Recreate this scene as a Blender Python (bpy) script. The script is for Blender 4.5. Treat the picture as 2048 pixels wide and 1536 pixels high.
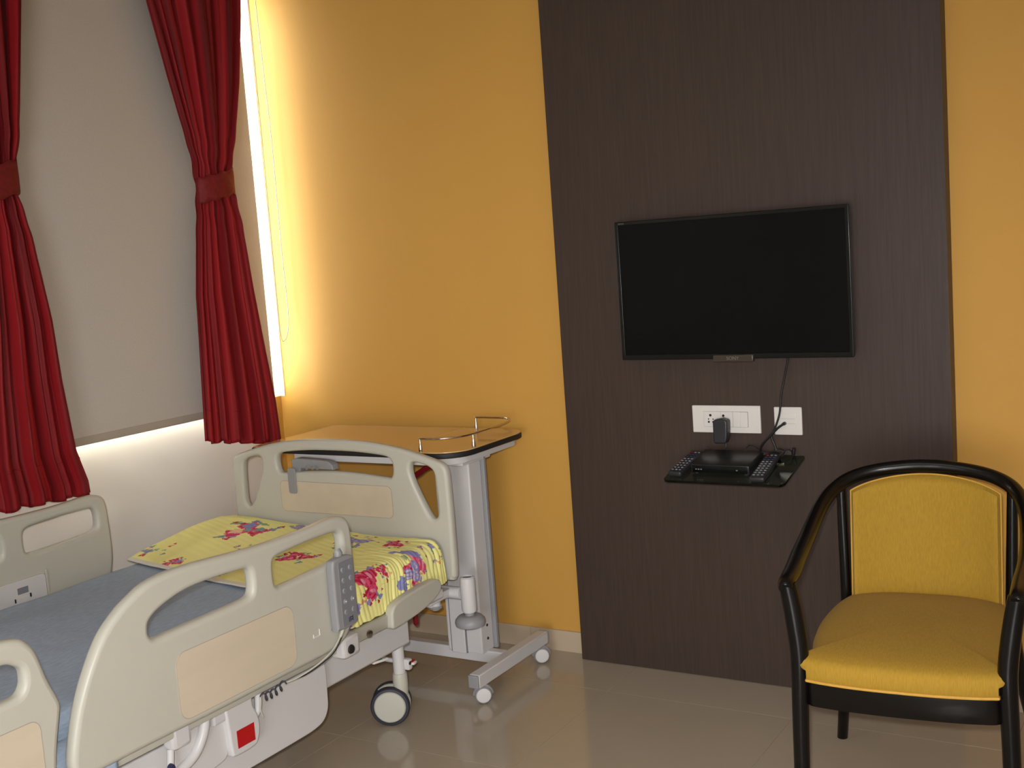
import bpy, bmesh, math, random
import numpy as np
from mathutils import Vector, Matrix, noise
random.seed(4); PI = math.pi
sc = bpy.context.scene
C = sc.collection
for o in list(bpy.data.objects): bpy.data.objects.remove(o, do_unlink=True)

# ------------------------------------------------------------ camera
yaw, pitch, roll = 0.5496, 0.1170, -0.0728
cy_, sy_, cp_, sp_ = math.cos(yaw), math.sin(yaw), math.cos(pitch), math.sin(pitch)
fwd = Vector((-sy_*cp_, cy_*cp_, -sp_)); rt = Vector((cy_, sy_, 0)); up = rt.cross(fwd)
c_, s_ = math.cos(roll), math.sin(roll)
R2 = c_*rt + s_*up; U2 = -s_*rt + c_*up
cam_d = bpy.data.cameras.new('camera'); cam = bpy.data.objects.new('camera', cam_d); C.objects.link(cam)
CAM = Vector((3.1719, -3.4606, 1.4278))
M = Matrix((( R2.x, U2.x, -fwd.x, CAM.x), (R2.y, U2.y, -fwd.y, CAM.y), (R2.z, U2.z, -fwd.z, CAM.z), (0,0,0,1)))
cam.matrix_world = M
cam_d.sensor_fit = 'HORIZONTAL'; cam_d.sensor_width = 36; cam_d.lens = 2333.1/2048*36; cam_d.clip_start = .02
sc.camera = cam

# ------------------------------------------------------------ light and exposure
w = bpy.data.worlds.new('daylight'); sc.world = w; w.use_nodes = True
bg = w.node_tree.nodes['Background']; bg.inputs[0].default_value = (1.0, .97, .92, 1); bg.inputs[1].default_value = 31
sc.view_settings.view_transform = 'Standard'; sc.view_settings.look = 'None'
sc.view_settings.exposure = 0; sc.view_settings.gamma = 1; sc.view_settings.use_curve_mapping = False
def area(name, loc, rot, sx, sy, energy, col, portal=False):
    l = bpy.data.lights.new(name, 'AREA'); l.shape = 'RECTANGLE'; l.size = sx; l.size_y = sy; l.energy = energy; l.color = col
    o = bpy.data.objects.new(name, l); C.objects.link(o); o.location = loc; o.rotation_euler = rot
    if portal: l.cycles.is_portal = True
    return o
area('window_portal', (-.20, -1.36, 1.72), (0, -PI/2, 0), 1.7, 2.8, 1, (1,1,1), True)
# the on-camera flash, just above the lens, aimed where the camera looks
fl = bpy.data.lights.new('camera_flash', 'SPOT'); fl.energy = 205; fl.color = (1.0, .985, .97); fl.shadow_soft_size = .022
fl.spot_size = math.radians(86); fl.spot_blend = 1
flo = bpy.data.objects.new('camera_flash', fl); C.objects.link(flo)
flo.matrix_world = Matrix.Translation(U2*.055 - R2*.03 - fwd*.02) @ M @ Matrix.Rotation(math.radians(-16), 4, 'X')
area('overhead_fill_light', (2.4, -2.4, 2.83), (0, 0, 0), 1.2, .6, 8, (1.0, .97, .93))  # weak overhead fill, added; no lit ceiling lamp is known here
# broad fill added behind the viewpoint
area('rear_fill_light', (3.0, -6.1, .85), (PI/2, 0, math.radians(18)), 2.4, 1.5, 140, (.96, .98, 1.0))

# ------------------------------------------------------------ helpers
def srgb(r, g, b):
    f = lambda v: (v/255/12.92) if v/255 <= .04045 else ((v/255+.055)/1.055)**2.4
    return (f(r), f(g), f(b), 1)
class NT:
    def __init__(s, name):
        s.m = bpy.data.materials.new(name); s.m.use_nodes = True; s.t = s.m.node_tree; s.n = s.t.nodes
        s.b = s.n['Principled BSDF']
    def new(s, ty, **k):
        n = s.n.new(ty)
        for a, v in k.items(): setattr(n, a, v)
        return n
    def link(s, a, b): s.t.links.new(a, b)
def mat(name, col, rough=.5, metal=0, spec=.5, coat=0, nscale=0, namt=.06, bump=0, bscale=200, stretch=(1,1,1), sheen=0, trans=0, ior=1.45):
    k = NT(name); b = k.b
    b.inputs['Base Color'].default_value = col; b.inputs['Roughness'].default_value = rough
    b.inputs['Metallic'].default_value = metal; b.inputs['Specular IOR Level'].default_value = spec
    b.inputs['Coat Weight'].default_value = coat; b.inputs['Coat Roughness'].default_value = .08
    b.inputs['Sheen Weight'].default_value = sheen; b.inputs['Transmission Weight'].default_value = trans; b.inputs['IOR'].default_value = ior
    if nscale or bump:
        tc = k.new('ShaderNodeTexCoord'); mp = k.new('ShaderNodeMapping'); mp.inputs['Scale'].default_value = stretch
        k.link(tc.outputs['Object'], mp.inputs['Vector'])
    if nscale:
        nz = k.new('ShaderNodeTexNoise'); nz.inputs['Scale'].default_value = nscale; nz.inputs['Detail'].default_value = 6
        k.link(mp.outputs[0], nz.inputs['Vector'])
        mr = k.new('ShaderNodeMapRange'); mr.inputs[1].default_value = .3; mr.inputs[2].default_value = .7
        mr.inputs[3].default_value = 1-namt; mr.inputs[4].default_value = 1+namt
        k.link(nz.outputs['Fac'], mr.inputs[0])
        mx = k.new('ShaderNodeVectorMath', operation='SCALE'); mx.inputs[0].default_value = col[:3]
        k.link(mr.outputs[0], mx.inputs['Scale']); k.link(mx.outputs[0], b.inputs['Base Color'])
    if bump:
        n2 = k.new('ShaderNodeTexNoise'); n2.inputs['Scale'].default_value = bscale; n2.inputs['Detail'].default_value = 3
        k.link(mp.outputs[0], n2.inputs['Vector'])
        bp = k.new('ShaderNodeBump'); bp.inputs['Strength'].default_value = bump; bp.inputs['Distance'].default_value = .002
        k.link(n2.outputs['Fac'], bp.inputs['Height']); k.link(bp.outputs[0], b.inputs['Normal'])
    return k.m
MT = {}
MT['cream_wall'] = mat('cream_wall_paint', srgb(234,228,220), .75, nscale=2, namt=.02, bump=.15, bscale=90)
MT['orange_wall'] = mat('orange_wall_paint', srgb(201,152,72), .62, spec=.3, nscale=1.5, namt=.03, bump=.12, bscale=90)
MT['ceiling'] = mat('ceiling_paint', srgb(196,190,180), .8, nscale=2, namt=.02)
MT['panel'] = mat('brown_laminate', srgb(65,52,46), .42, spec=.35, nscale=140, namt=.12, bump=.10, bscale=300, stretch=(1,1,.04))
MT['grout'] = mat('tile_grout', srgb(156,142,123), .8, nscale=20)
MT['tile'] = mat('polished_floor_tile', srgb(174,161,143), .10, spec=.6, nscale=3.5, namt=.02)
MT['skirting'] = mat('skirting_tile', srgb(186,168,145), .2, nscale=5, namt=.05)
MT['plastic'] = mat('cream_bed_plastic', srgb(186,183,171), .38, nscale=3, namt=.015)
MT['metal'] = mat('white_powder_coat', srgb(203,200,200), .38, nscale=3, namt=.02)
MT['laminate'] = mat('peach_wood_laminate', srgb(200,186,164), .45, nscale=16, namt=.04, stretch=(1,.15,1))
MT['blue'] = mat('blue_sheet_cotton', srgb(156,172,192), .9, nscale=120, namt=.10, bump=.6, bscale=260, stretch=(1,.35,1))
MT['ticking'] = mat('white_sheet_back', srgb(215,212,205), .9, nscale=40)
MT['blind'] = mat('blind_fabric', srgb(190,183,175), .85, spec=.2, nscale=160, namt=.03, bump=.2, bscale=500)
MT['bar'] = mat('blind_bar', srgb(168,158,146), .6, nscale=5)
MT['black'] = mat('black_lacquered_wood', srgb(12,10,9), .26, spec=.35, nscale=20, namt=.1)
MT['tv'] = mat('tv_black_plastic', srgb(9,10,10), .22, spec=.4, nscale=5)
MT['screen'] = mat('tv_screen_glass', srgb(7,7,8), .25, spec=.18, nscale=5)
MT['grey'] = mat('grey_plastic', srgb(142,142,144), .42, nscale=5, namt=.03)
MT['dgrey'] = mat('mid_grey_keypad', srgb(122,123,128), .4, nscale=5, namt=.03)
MT['button'] = mat('grey_button', srgb(138,138,144), .4, nscale=5)
MT['mark'] = mat('dark_print', srgb(45,48,75), .5, nscale=5)
MT['rubber'] = mat('dark_rubber', srgb(52,52,62), .6, nscale=20)
MT['disc'] = mat('pale_wheel_disc', srgb(182,180,168), .45, nscale=5, namt=.02)
MT['chrome'] = mat('chrome', srgb(205,195,185), .12, metal=1, nscale=5, namt=.02)
MT['red'] = mat('red_plastic', srgb(176,14,20), .4, nscale=8)
MT['dred'] = mat('dark_red_grip', srgb(130,16,28), .4, nscale=8)
MT['green'] = mat('green_plastic', srgb(30,84,60), .4, nscale=8)
MT['dark'] = mat('dark_hole', srgb(28,26,26), .6, nscale=8)
MT['switch'] = mat('white_switch_plastic', srgb(216,211,206), .3, nscale=5, namt=.01)
MT['adapter'] = mat('black_adapter_plastic', srgb(42,40,45), .4, nscale=20)
MT['box'] = mat('set_top_box_plastic', srgb(34,33,32), .3, nscale=20)
MT['cable'] = mat('black_cable', srgb(20,20,22), .45, nscale=20)
MT['cord'] = mat('pale_cord', srgb(186,184,172), .5, nscale=20)
MT['logo'] = mat('tv_badge', srgb(72,64,56), .35, metal=.5, nscale=20)
MT['logotext'] = mat('badge_print', srgb(120,112,100), .4, metal=.3, nscale=20)
MT['tabletop'] = mat('beech_tabletop_laminate', srgb(205,165,112), .10, spec=.6, coat=.6, nscale=8, namt=.06, stretch=(.3,3,1))
MT['frame'] = mat('window_aluminium', srgb(215,212,205), .4, nscale=5)
def m_glass(name, tint, green=False):
    k = NT(name); b = k.b
    b.inputs['Base Color'].default_value = tint; b.inputs['Transmission Weight'].default_value = 1; b.inputs['Roughness'].default_value = .02; b.inputs['IOR'].default_value = 1.45
    nz = k.new('ShaderNodeTexNoise'); nz.inputs['Scale'].default_value = 3
    mr = k.new('ShaderNodeMapRange'); mr.inputs[3].default_value = .01; mr.inputs[4].default_value = .03
    k.link(nz.outputs['Fac'], mr.inputs[0]); k.link(mr.outputs[0], b.inputs['Roughness'])
    return k.m
MT['shelfglass'] = m_glass('green_tinted_shelf_glass', (.35,.48,.42,1))
def m_pane():
    k = NT('window_pane_glass'); b = k.b
    out = k.n['Material Output']; tr = k.new('ShaderNodeBsdfTransparent'); tr.inputs[0].default_value = (.93,.95,.94,1)
    gl = k.new('ShaderNodeBsdfGlossy'); gl.inputs['Roughness'].default_value = .02
    lw = k.new('ShaderNodeFresnel'); lw.inputs[0].default_value = 1.45
    mx = k.new('ShaderNodeMixShader'); k.link(lw.outputs[0], mx.inputs[0]); k.link(tr.outputs[0], mx.inputs[1]); k.link(gl.outputs[0], mx.inputs[2])
    k.link(mx.outputs[0], out.inputs[0]); k.n.remove(b); return k.m
MT['pane'] = m_pane()
MT['reveal'] = mat('added_reveal_white', srgb(238,232,215), .7, nscale=3, namt=.01)
MT['backing'] = mat('blind_bounce_white', srgb(235,232,224), .8, nscale=30, namt=.01)
MT['tie'] = mat('crimson_tie_fabric', srgb(112,16,20), .7, nscale=60, namt=.2)
def m_curtain():
    k = NT('crimson_satin'); b = k.b
    b.inputs['Roughness'].default_value = .62; b.inputs['Sheen Weight'].default_value = .0; b.inputs['Sheen Tint'].default_value = srgb(230,70,60)
    b.inputs['Specular IOR Level'].default_value = .18
    tc = k.new('ShaderNodeUVMap'); mp = k.new('ShaderNodeMapping'); mp.inputs['Scale'].default_value = (20, .45, 1)
    nz = k.new('ShaderNodeTexNoise'); nz.inputs['Scale'].default_value = 1.2; nz.inputs['Detail'].default_value = 3
    cr = k.new('ShaderNodeValToRGB'); cr.color_ramp.elements[0].position = .36; cr.color_ramp.elements[0].color = srgb(88,15,18)
    cr.color_ramp.elements[1].position = .60; cr.color_ramp.elements[1].color = srgb(148,26,32)
    k.link(tc.outputs[0], mp.inputs[0]); k.link(mp.outputs[0], nz.inputs['Vector']); k.link(nz.outputs['Fac'], cr.inputs[0]); k.link(cr.outputs[0], b.inputs['Base Color'])
    mp2 = k.new('ShaderNodeMapping'); mp2.inputs['Scale'].default_value = (500, 40, 1); n2 = k.new('ShaderNodeTexNoise'); n2.inputs['Scale'].default_value = 1
    k.link(tc.outputs[0], mp2.inputs[0]); k.link(mp2.outputs[0], n2.inputs['Vector'])
    bp = k.new('ShaderNodeBump'); bp.inputs['Strength'].default_value = .25; bp.inputs['Distance'].default_value = .001
    k.link(n2.outputs['Fac'], bp.inputs['Height']); k.link(bp.outputs[0], b.inputs['Normal'])
    return k.m
MT['curtain'] = m_curtain()
def m_uphol():
    k = NT('mustard_upholstery'); b = k.b; b.inputs['Roughness'].default_value = .8; b.inputs['Sheen Weight'].default_value = .04; b.inputs['Specular IOR Level'].default_value = .15
    tc = k.new('ShaderNodeTexCoord'); mp = k.new('ShaderNodeMapping'); mp.inputs['Scale'].default_value = (420, 100, 60)
    nz = k.new('ShaderNodeTexNoise'); nz.inputs['Scale'].default_value = 1; nz.inputs['Detail'].default_value = 4
    cr = k.new('ShaderNodeValToRGB'); cr.color_ramp.elements[0].position = .3; cr.color_ramp.elements[0].color = srgb(156,122,42)
    cr.color_ramp.elements[1].position = .7; cr.color_ramp.elements[1].color = srgb(170,134,48)
    k.link(tc.outputs['Object'], mp.inputs[0]); k.link(mp.outputs[0], nz.inputs['Vector']); k.link(nz.outputs['Fac'], cr.inputs[0]); k.link(cr.outputs[0], b.inputs['Base Color'])
    bp = k.new('ShaderNodeBump'); bp.inputs['Strength'].default_value = .3; bp.inputs['Distance'].default_value = .001
    k.link(nz.outputs['Fac'], bp.inputs['Height']); k.link(bp.outputs[0], b.inputs['Normal'])
    return k.m
MT['mustard'] = m_uphol()
MT['piping'] = mat('mustard_piping', srgb(196,150,62), .7, nscale=60)
def m_floral():
    k = NT('floral_cotton'); b = k.b; b.inputs['Roughness'].default_value = .8; b.inputs['Specular IOR Level'].default_value = .2
    a = k.new('ShaderNodeAttribute'); a.attribute_name = 'Print'
    nz = k.new('ShaderNodeTexNoise'); nz.inputs['Scale'].default_value = 220
    mr = k.new('ShaderNodeMapRange'); mr.inputs[3].default_value = .94; mr.inputs[4].default_value = 1.06
    sc_ = k.new('ShaderNodeVectorMath', operation='SCALE'); k.link(nz.outputs['Fac'], mr.inputs[0])
    k.link(a.outputs['Color'], sc_.inputs[0]); k.link(mr.outputs[0], sc_.inputs['Scale']); k.link(sc_.outputs[0], b.inputs['Base Color'])
    return k.m
MT['floral'] = m_floral()

# geometry collectors (world coordinates; shifted to the parent or own base on linking)
def finish(name, me, m, parent=None, smooth=True, origin=None):
    me.name = name
    if m is not None and not me.materials: me.materials.append(MT[m] if isinstance(m, str) else m)
    if smooth:
        me.shade_smooth()
        try: me.set_sharp_from_angle(angle=math.radians(38))
        except Exception: pass
    o = bpy.data.objects.new(name, me); C.objects.link(o)
    if parent is not None:
        # walk up: every ancestor contributes its offset
        p = parent; mw = Matrix.Identity(4)
        chain = []
        while p is not None: chain.append(p); p = p.parent
        for p in reversed(chain): mw = mw @ Matrix.LocRotScale(p.location, p.rotation_euler, p.scale)
        me.transform(mw.inverted()); o.parent = parent
    else:
        n = len(me.vertices); co = np.empty(n*3); me.vertices.foreach_get('co', co); co = co.reshape(-1,3)
        if origin is None: origin = ((co[:,0].min()+co[:,0].max())/2, (co[:,1].min()+co[:,1].max())/2, co[:,2].min())
        me.transform(Matrix.Translation(-Vector(origin))); o.location = origin
    return o
def tag(o, label=None, cat=None, group=None, kind=None):
    if label: o['label'] = label
    if cat: o['category'] = cat
    if group: o['group'] = group
    if kind: o['kind'] = kind
    return o
def thing(name, label, cat, loc, rz=0, group=None):
    o = bpy.data.objects.new(name, None); C.objects.link(o); o.location = loc; o.rotation_euler = (0,0,rz); o.empty_display_size = .1
    return tag(o, label, cat, group)
def tomesh(bm):
    me = bpy.data.meshes.new('m'); bmesh.ops.recalc_face_normals(bm, faces=bm.faces); bm.to_mesh(me); bm.free(); return me
def box_into(bm, a, b, bev=0, M4=None, seg=2):
    r = bmesh.ops.create_cube(bm, size=1)['verts']
    ctr = [(a[i]+b[i])/2 for i in range(3)]; sz = [abs(b[i]-a[i]) for i in range(3)]
    bmesh.ops.scale(bm, vec=sz, verts=r); 
    if bev:
        es = list({e for v in r for e in v.link_edges})
        r2 = bmesh.ops.bevel(bm, geom=es, offset=min(bev, min(sz)*.49), segments=seg, profile=.5, affect='EDGES')
        r = list({v for f in r2['faces'] for v in f.verts} | {v for v in r if v.is_valid})
    bmesh.ops.translate(bm, vec=ctr, verts=r)
    if M4 is not None: bmesh.ops.transform(bm, matrix=M4, verts=r)
def box(name, a, b, m, parent=None, bev=.002, M4=None):
    bm = bmesh.new(); box_into(bm, a, b, bev, M4); o = finish(name, tomesh(bm), m, parent)
    n = len(o.data.polygons)
    if n > 6:      # keep the six big faces flat, only the rounded edges smooth
        for p in sorted(o.data.polygons, key=lambda p: -p.area)[:6]: p.use_smooth = False
    return o
def cr_spline(P, n=8, closed=False):
    P = [Vector(p) for p in P]; out = []; N = len(P)
    rng = range(N) if closed else range(N-1)
    for i in rng:
        p0 = P[(i-1) % N] if closed or i > 0 else P[0]; p1 = P[i]; p2 = P[(i+1) % N]; p3 = P[(i+2) % N] if closed or i+2 < N else P[-1]
        for k in range(n):
            t = k/n; out.append(.5*((2*p1)+(p2-p0)*t+(2*p0-5*p1+4*p2-p3)*t*t+(3*p1-p0-3*p2+p3)*t**3))
    if not closed: out.append(P[-1])
    return out
def tube_into(bm, pts, r, seg=12, closed=False, cap=True):
    pts = [Vector(p) for p in pts]; N = len(pts); rs = r if isinstance(r, (list, tuple)) else [r]*N
    T = []
    for i in range(N):
        a = pts[(i-1) % N] if closed or i > 0 else pts[0]; b = pts[(i+1) % N] if closed or i < N-1 else pts[-1]
        T.append((b-a).normalized())
    u = T[0].orthogonal().normalized(); rings = []
    for i in range(N):
        u = (u - T[i]*u.dot(T[i])).normalized(); v = T[i].cross(u)
        rings.append([bm.verts.new(pts[i]+rs[i]*(math.cos(2*PI*k/seg)*u+math.sin(2*PI*k/seg)*v)) for k in range(seg)])
    for i in range(N if closed else N-1):
        A, B = rings[i], rings[(i+1) % N]
        for k in range(seg): bm.faces.new((A[k], A[(k+1) % seg], B[(k+1) % seg], B[k]))
    if cap and not closed: bm.faces.new(rings[0][::-1]); bm.faces.new(rings[-1])
def tube(name, pts, r, m, parent=None, seg=12, smooth=0, closed=False):
    if smooth: 
        n = len(pts); pp = cr_spline(pts, smooth, closed)
        if isinstance(r, (list, tuple)):
            rr = []
            for i in range(len(pp)):
                t = i/smooth; a = min(int(t), n-1); b = min(a+1, n-1); rr.append(r[a]+(r[b]-r[a])*(t-a))
            r = rr
        pts = pp
    bm = bmesh.new(); tube_into(bm, pts, r, seg, closed); return finish(name, tomesh(bm), m, parent)
def lathe_into(bm, prof, M4, seg=32):
    """prof: list of (radius, height) around local z, M4 places it"""
    rings = []
    for r, h in prof:
        if r < 1e-6: rings.append([bm.verts.new(M4 @ Vector((0,0,h)))])
        else: rings.append([bm.verts.new(M4 @ Vector((r*math.cos(2*PI*k/seg), r*math.sin(2*PI*k/seg), h))) for k in range(seg)])
    for A, B in zip(rings[:-1], rings[1:]):
        for k in range(seg):
            f = []
            for v in ((A[k % len(A)]), A[(k+1) % len(A)], B[(k+1) % len(B)], B[k % len(B)]):
                if v not in f: f.append(v)
            if len(f) > 2:
                try: bm.faces.new(f)
                except ValueError: pass
def axm(loc, axis):
    return Matrix.Translation(loc) @ Vector((0,0,1)).rotation_difference(Vector(axis)).to_matrix().to_4x4()
def lathe(name, prof, loc, axis, m, parent=None, seg=32):
    bm = bmesh.new(); lathe_into(bm, prof, axm(loc, axis), seg); return finish(name, tomesh(bm), m, parent)
def plane_map(plane, off):
    # local (a, b, c) -> world; c is the outward thickness direction
    if plane == 'x': return Matrix(((0,0,1,off),(1,0,0,0),(0,1,0,0),(0,0,0,1)))      # a=y b=z c=+x
    if plane == 'y': return Matrix(((1,0,0,0),(0,0,-1,off),(0,1,0,0),(0,0,0,1)))     # a=x b=z c=-y
    if plane == 'z': return Matrix(((1,0,0,0),(0,1,0,0),(0,0,1,off),(0,0,0,1)))
def gap_shade(outline, plane, off, parent, smooth=0, m='bar'):  # darker bead drawn in place of the shadow in the gap round an inset
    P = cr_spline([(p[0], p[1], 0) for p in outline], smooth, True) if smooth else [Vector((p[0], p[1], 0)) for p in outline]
    Mx = plane_map(plane, off); return tube('inset_gap_shade', [Mx @ p for p in P], .0011, m, parent, 6, closed=True)
def plate(name, outer, holes, plane, off, thick, bev, m, parent=None, smooth=4, M4=None, bseg=3):
    """a slab with rounded edges: front face at off (+c), cut from a 2D outline with holes"""
    cu = bpy.data.curves.new('c', 'CURVE'); cu.dimensions = '2D'; cu.fill_mode = 'BOTH'
    cu.bevel_depth = bev; cu.bevel_resolution = bseg; cu.offset = -bev; cu.extrude = max(thick/2-bev, 0)
    for pl in [outer]+list(holes):
        P = cr_spline([(p[0], p[1], 0) for p in pl], smooth, True) if smooth else [Vector((p[0], p[1], 0)) for p in pl]
        s = cu.splines.new('POLY'); s.points.add(len(P)-1); s.use_cyclic_u = True
        for q, p in zip(s.points, P): q.co = (p.x, p.y, 0, 1)
    ob = bpy.data.objects.new('t', cu); C.objects.link(ob)
    dg = bpy.context.evaluated_depsgraph_get(); me = bpy.data.meshes.new_from_object(ob.evaluated_get(dg))
    bpy.data.objects.remove(ob); bpy.data.curves.remove(cu)
    me.materials.clear()
    bm = bmesh.new(); bm.from_mesh(me); bpy.data.meshes.remove(me)
    bmesh.ops.remove_doubles(bm, verts=bm.verts, dist=1e-5)
    T4 = (M4 if M4 is not None else plane_map(plane, off)) @ Matrix.Translation((0,0,-thick/2)); bm.transform(T4)
    ax = (T4.to_3x3() @ Vector((0,0,1))).normalized()
    o = finish(name, tomesh(bm), m, parent)
    for p in o.data.polygons:
        if abs(p.normal.dot(ax)) > .99995: p.use_smooth = False
    return o
def rrect(x0, y0, x1, y1, r, n=5):
    out = []
    for cx, cy, a in ((x1-r,y1-r,0),(x0+r,y1-r,PI/2),(x0+r,y0+r,PI),(x1-r,y0+r,3*PI/2)):
        for k in range(n+1): out.append((cx+r*math.cos(a+PI/2*k/n), cy+r*math.sin(a+PI/2*k/n)))
    return out
def grid_mesh(P, closed_u=False):
    """P[i][j] -> Vector grid to mesh with UV"""
    P = np.asarray(P, float); n, k = P.shape[:2]
    idx = np.arange(n*k).reshape(n, k)
    F = np.stack([idx[:-1,:-1], idx[1:,:-1], idx[1:,1:], idx[:-1,1:]], -1).reshape(-1, 4)
    me = bpy.data.meshes.new('g'); me.from_pydata(P.reshape(-1,3).tolist(), [], F.tolist())
    uv = me.uv_layers.new(name='UVMap'); li = np.empty(len(me.loops), int); me.loops.foreach_get('vertex_index', li)
    u = (li//k)/(n-1); v = (li % k)/(k-1); uv.data.foreach_set('uv', np.stack([u, v], 1).ravel())
    return me

# ------------------------------------------------------------ room
RX, RY, RZ = 4.7, -6.2, 2.85
TX = .25     # wall thickness
# floor slab with separate tiles
floor = tag(box('floor', (-.03, RY, -.05), (RX, 0, -.0045), 'grout', bev=0), 'polished beige tiled floor', kind='structure')
bm = bmesh.new(); box_into(bm, (0,0,-.0045), (.5992,.5992,0), .0003, seg=1); tm = tomesh(bm); tm.materials.append(MT['tile'])
def tile_obj(x0, y0, x1, y1):
    full = abs(x1-x0-.5992) < 1e-4 and abs(y1-y0-.5992) < 1e-4
    if full: o = bpy.data.objects.new('floor_tile', tm); C.objects.link(o); o.parent = floor; o.location = Vector((x0, y0, 0))-floor.location
    else: box('floor_tile', (x0, y0, -.0045), (x1, y1, 0), 'tile', floor, bev=.0003)
xs = [-.03, .30] + [.30+.6*i for i in range(1, 8)] + [RX]; ys = [0, -.284] + [-.284-.6*i for i in range(1, 10)] + [RY]
for i in range(len(xs)-1):
    for j in range(len(ys)-1):
        if xs[i+1]-xs[i] > .02 and ys[j]-ys[j+1] > .02: tile_obj(xs[i]+.0004, ys[j+1]+.0004, xs[i+1]-.0004, ys[j]-.0004)
tag(box('ceiling', (-TX, RY-.1, RZ), (RX+.1, .15, RZ+.1), 'ceiling', bev=0), 'plain off white ceiling', kind='structure')
bm = bmesh.new(); box_into(bm, (-TX, 0, -.1), (RX+.1, .15, RZ)); box_into(bm, (-TX, -.06, -.1), (-.0298, 0, .9045))
tag(finish('wall_back', tomesh(bm), 'orange_wall', smooth=False), 'orange painted wall behind the television panel', kind='structure')
tag(box('wall_right', (RX, RY-.1, -.1), (RX+.1, 0, RZ), 'cream_wall', bev=0), 'cream wall on the right side of the room', kind='structure')
tag(box('wall_front', (-.03, RY-.1, -.1), (RX, RY, RZ), 'cream_wall', bev=0), 'cream wall behind the viewpoint', kind='structure')
WZ0, WZ1, WY0, WY1 = .905, 2.5, -2.72, 0.0
bm = bmesh.new()
box_into(bm, (-TX, RY-.1, -.1), (-.03, -.06, WZ0)); box_into(bm, (-TX, RY-.1, WZ1), (-.03, 0, RZ)); box_into(bm, (-TX, RY-.1, WZ0), (-.03, WY0, WZ1))
tag(finish('wall_left', tomesh(bm), 'cream_wall'), 'cream window wall beside the bed', kind='structure')
# window
win = tag(bpy.data.objects.new('window_1', None), 'daylit aluminium window hidden behind the roller blind', kind='structure'); C.objects.link(win); win.location = (-.15, -1.36, WZ0)
bm = bmesh.new()
for a, b in (((-.17,WY0,WZ0),(-.13,WY1,WZ0+.04)), ((-.17,WY0,WZ1-.04),(-.13,WY1,WZ1)), ((-.17,WY0,WZ0),(-.13,WY0+.04,WZ1)), ((-.17,-.035,WZ0),(-.13,0,WZ1)), ((-.17,-1.38,WZ0),(-.13,-1.34,WZ1))): box_into(bm, a, b, .003)
finish('window_frame', tomesh(bm), 'frame', win)
box('glass_pane', (-.152, WY0+.04, WZ0+.04), (-.148, -1.38, WZ1-.04), 'pane', win, 0)
box('glass_pane', (-.152, -1.34, WZ0+.04), (-.148, -.035, WZ1-.04), 'pane', win, 0)
rv = tag(box('trim_2', (-TX, -.004, WZ0), (-.005, -.0002, WZ1), 'reveal', bev=0), 'white strip added over the window reveal to whiten the daylight gap', kind='structure')  # added white strip: makes the daylight gap whiter and wider
# brown laminate panel on the back wall
PX0, PX1, PY = 1.2917, 2.5281, -.06
pan = tag(bpy.data.objects.new('trim_1', None), 'dark brown laminate wall panel behind the television', kind='structure'); C.objects.link(pan); pan.location = ((PX0+PX1)/2, PY/2, 0)
for z0, z1 in ((.002, 2.378), (2.380, RZ-.001)): box('laminate_sheet', (PX0, PY, z0), (PX1, -.0005, z1), 'panel', pan, .001)
# skirting tiles
sk = tag(bpy.data.objects.new('baseboard_back', None), 'beige tile skirting along the orange wall', kind='structure'); C.objects.link(sk); sk.location = (.6, -.006, 0)
for x0, x1 in ((-.018, .46), (.46, 1.06), (1.06, PX0), (PX1, 3.1), (3.1, 3.7), (3.7, 4.3), (4.3, RX)): box('skirting_tile', (x0+.0008, -.011, .0), (x1-.0008, -.0001, .075), 'skirting', sk, .0015)
sk2 = tag(bpy.data.objects.new('baseboard_left', None), 'beige tile skirting under the window', kind='structure'); C.objects.link(sk2); sk2.location = (-.024, -2.4, 0)
for j in range(10): box('skirting_tile', (-.0299, -.012-.6*(j+1)+.0008, .0), (-.019, -.012-.6*j-.0008, .075), 'skirting', sk2, .0015)

# ------------------------------------------------------------ roller blind
bl = thing('roller_blind', 'grey beige roller blind pulled down over the window', 'blind', (.055, -1.4, .896))
bm = bmesh.new(); box_into(bm, (.0225, -2.72, .910), (.0238, -.092, 2.60)); finish('blind_fabric', tomesh(bm), 'blind', bl)
bm = bmesh.new(); box_into(bm, (.0216, -2.72, .910), (.0224, -.092, 2.60)); finish('blind_bounce_layer', tomesh(bm), 'backing', bl)  # unseen white layer, added to bounce daylight onto the wall below
box('bottom_bar', (.017, -2.72, .889), (.0255, -.092, .917), 'bar', bl, .003)
lathe('roller_tube', [(0,0),(.022,0),(.022,2.64),(0,2.64)], (.005, -.075, 2.61), (0,-1,0), 'bar', bl, 20)
chp = [(.066,-.042,2.60),(.066,-.030,2.2),(.066,-.020,1.9),(.066,-.022,1.5),(.066,-.018,1.25),(.066,-.030,1.165),(.066,-.052,1.13),(.066,-.072,1.15),(.066,-.074,1.3),(.066,-.072,1.9),(.066,-.075,2.6)]
tube('pull_chain', chp, .0016, 'cord', bl, 6, 8)
box('chain_clip', (-.0295, -.078, .906), (.0, -.066, .925), 'cord', bl, .002)

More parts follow.
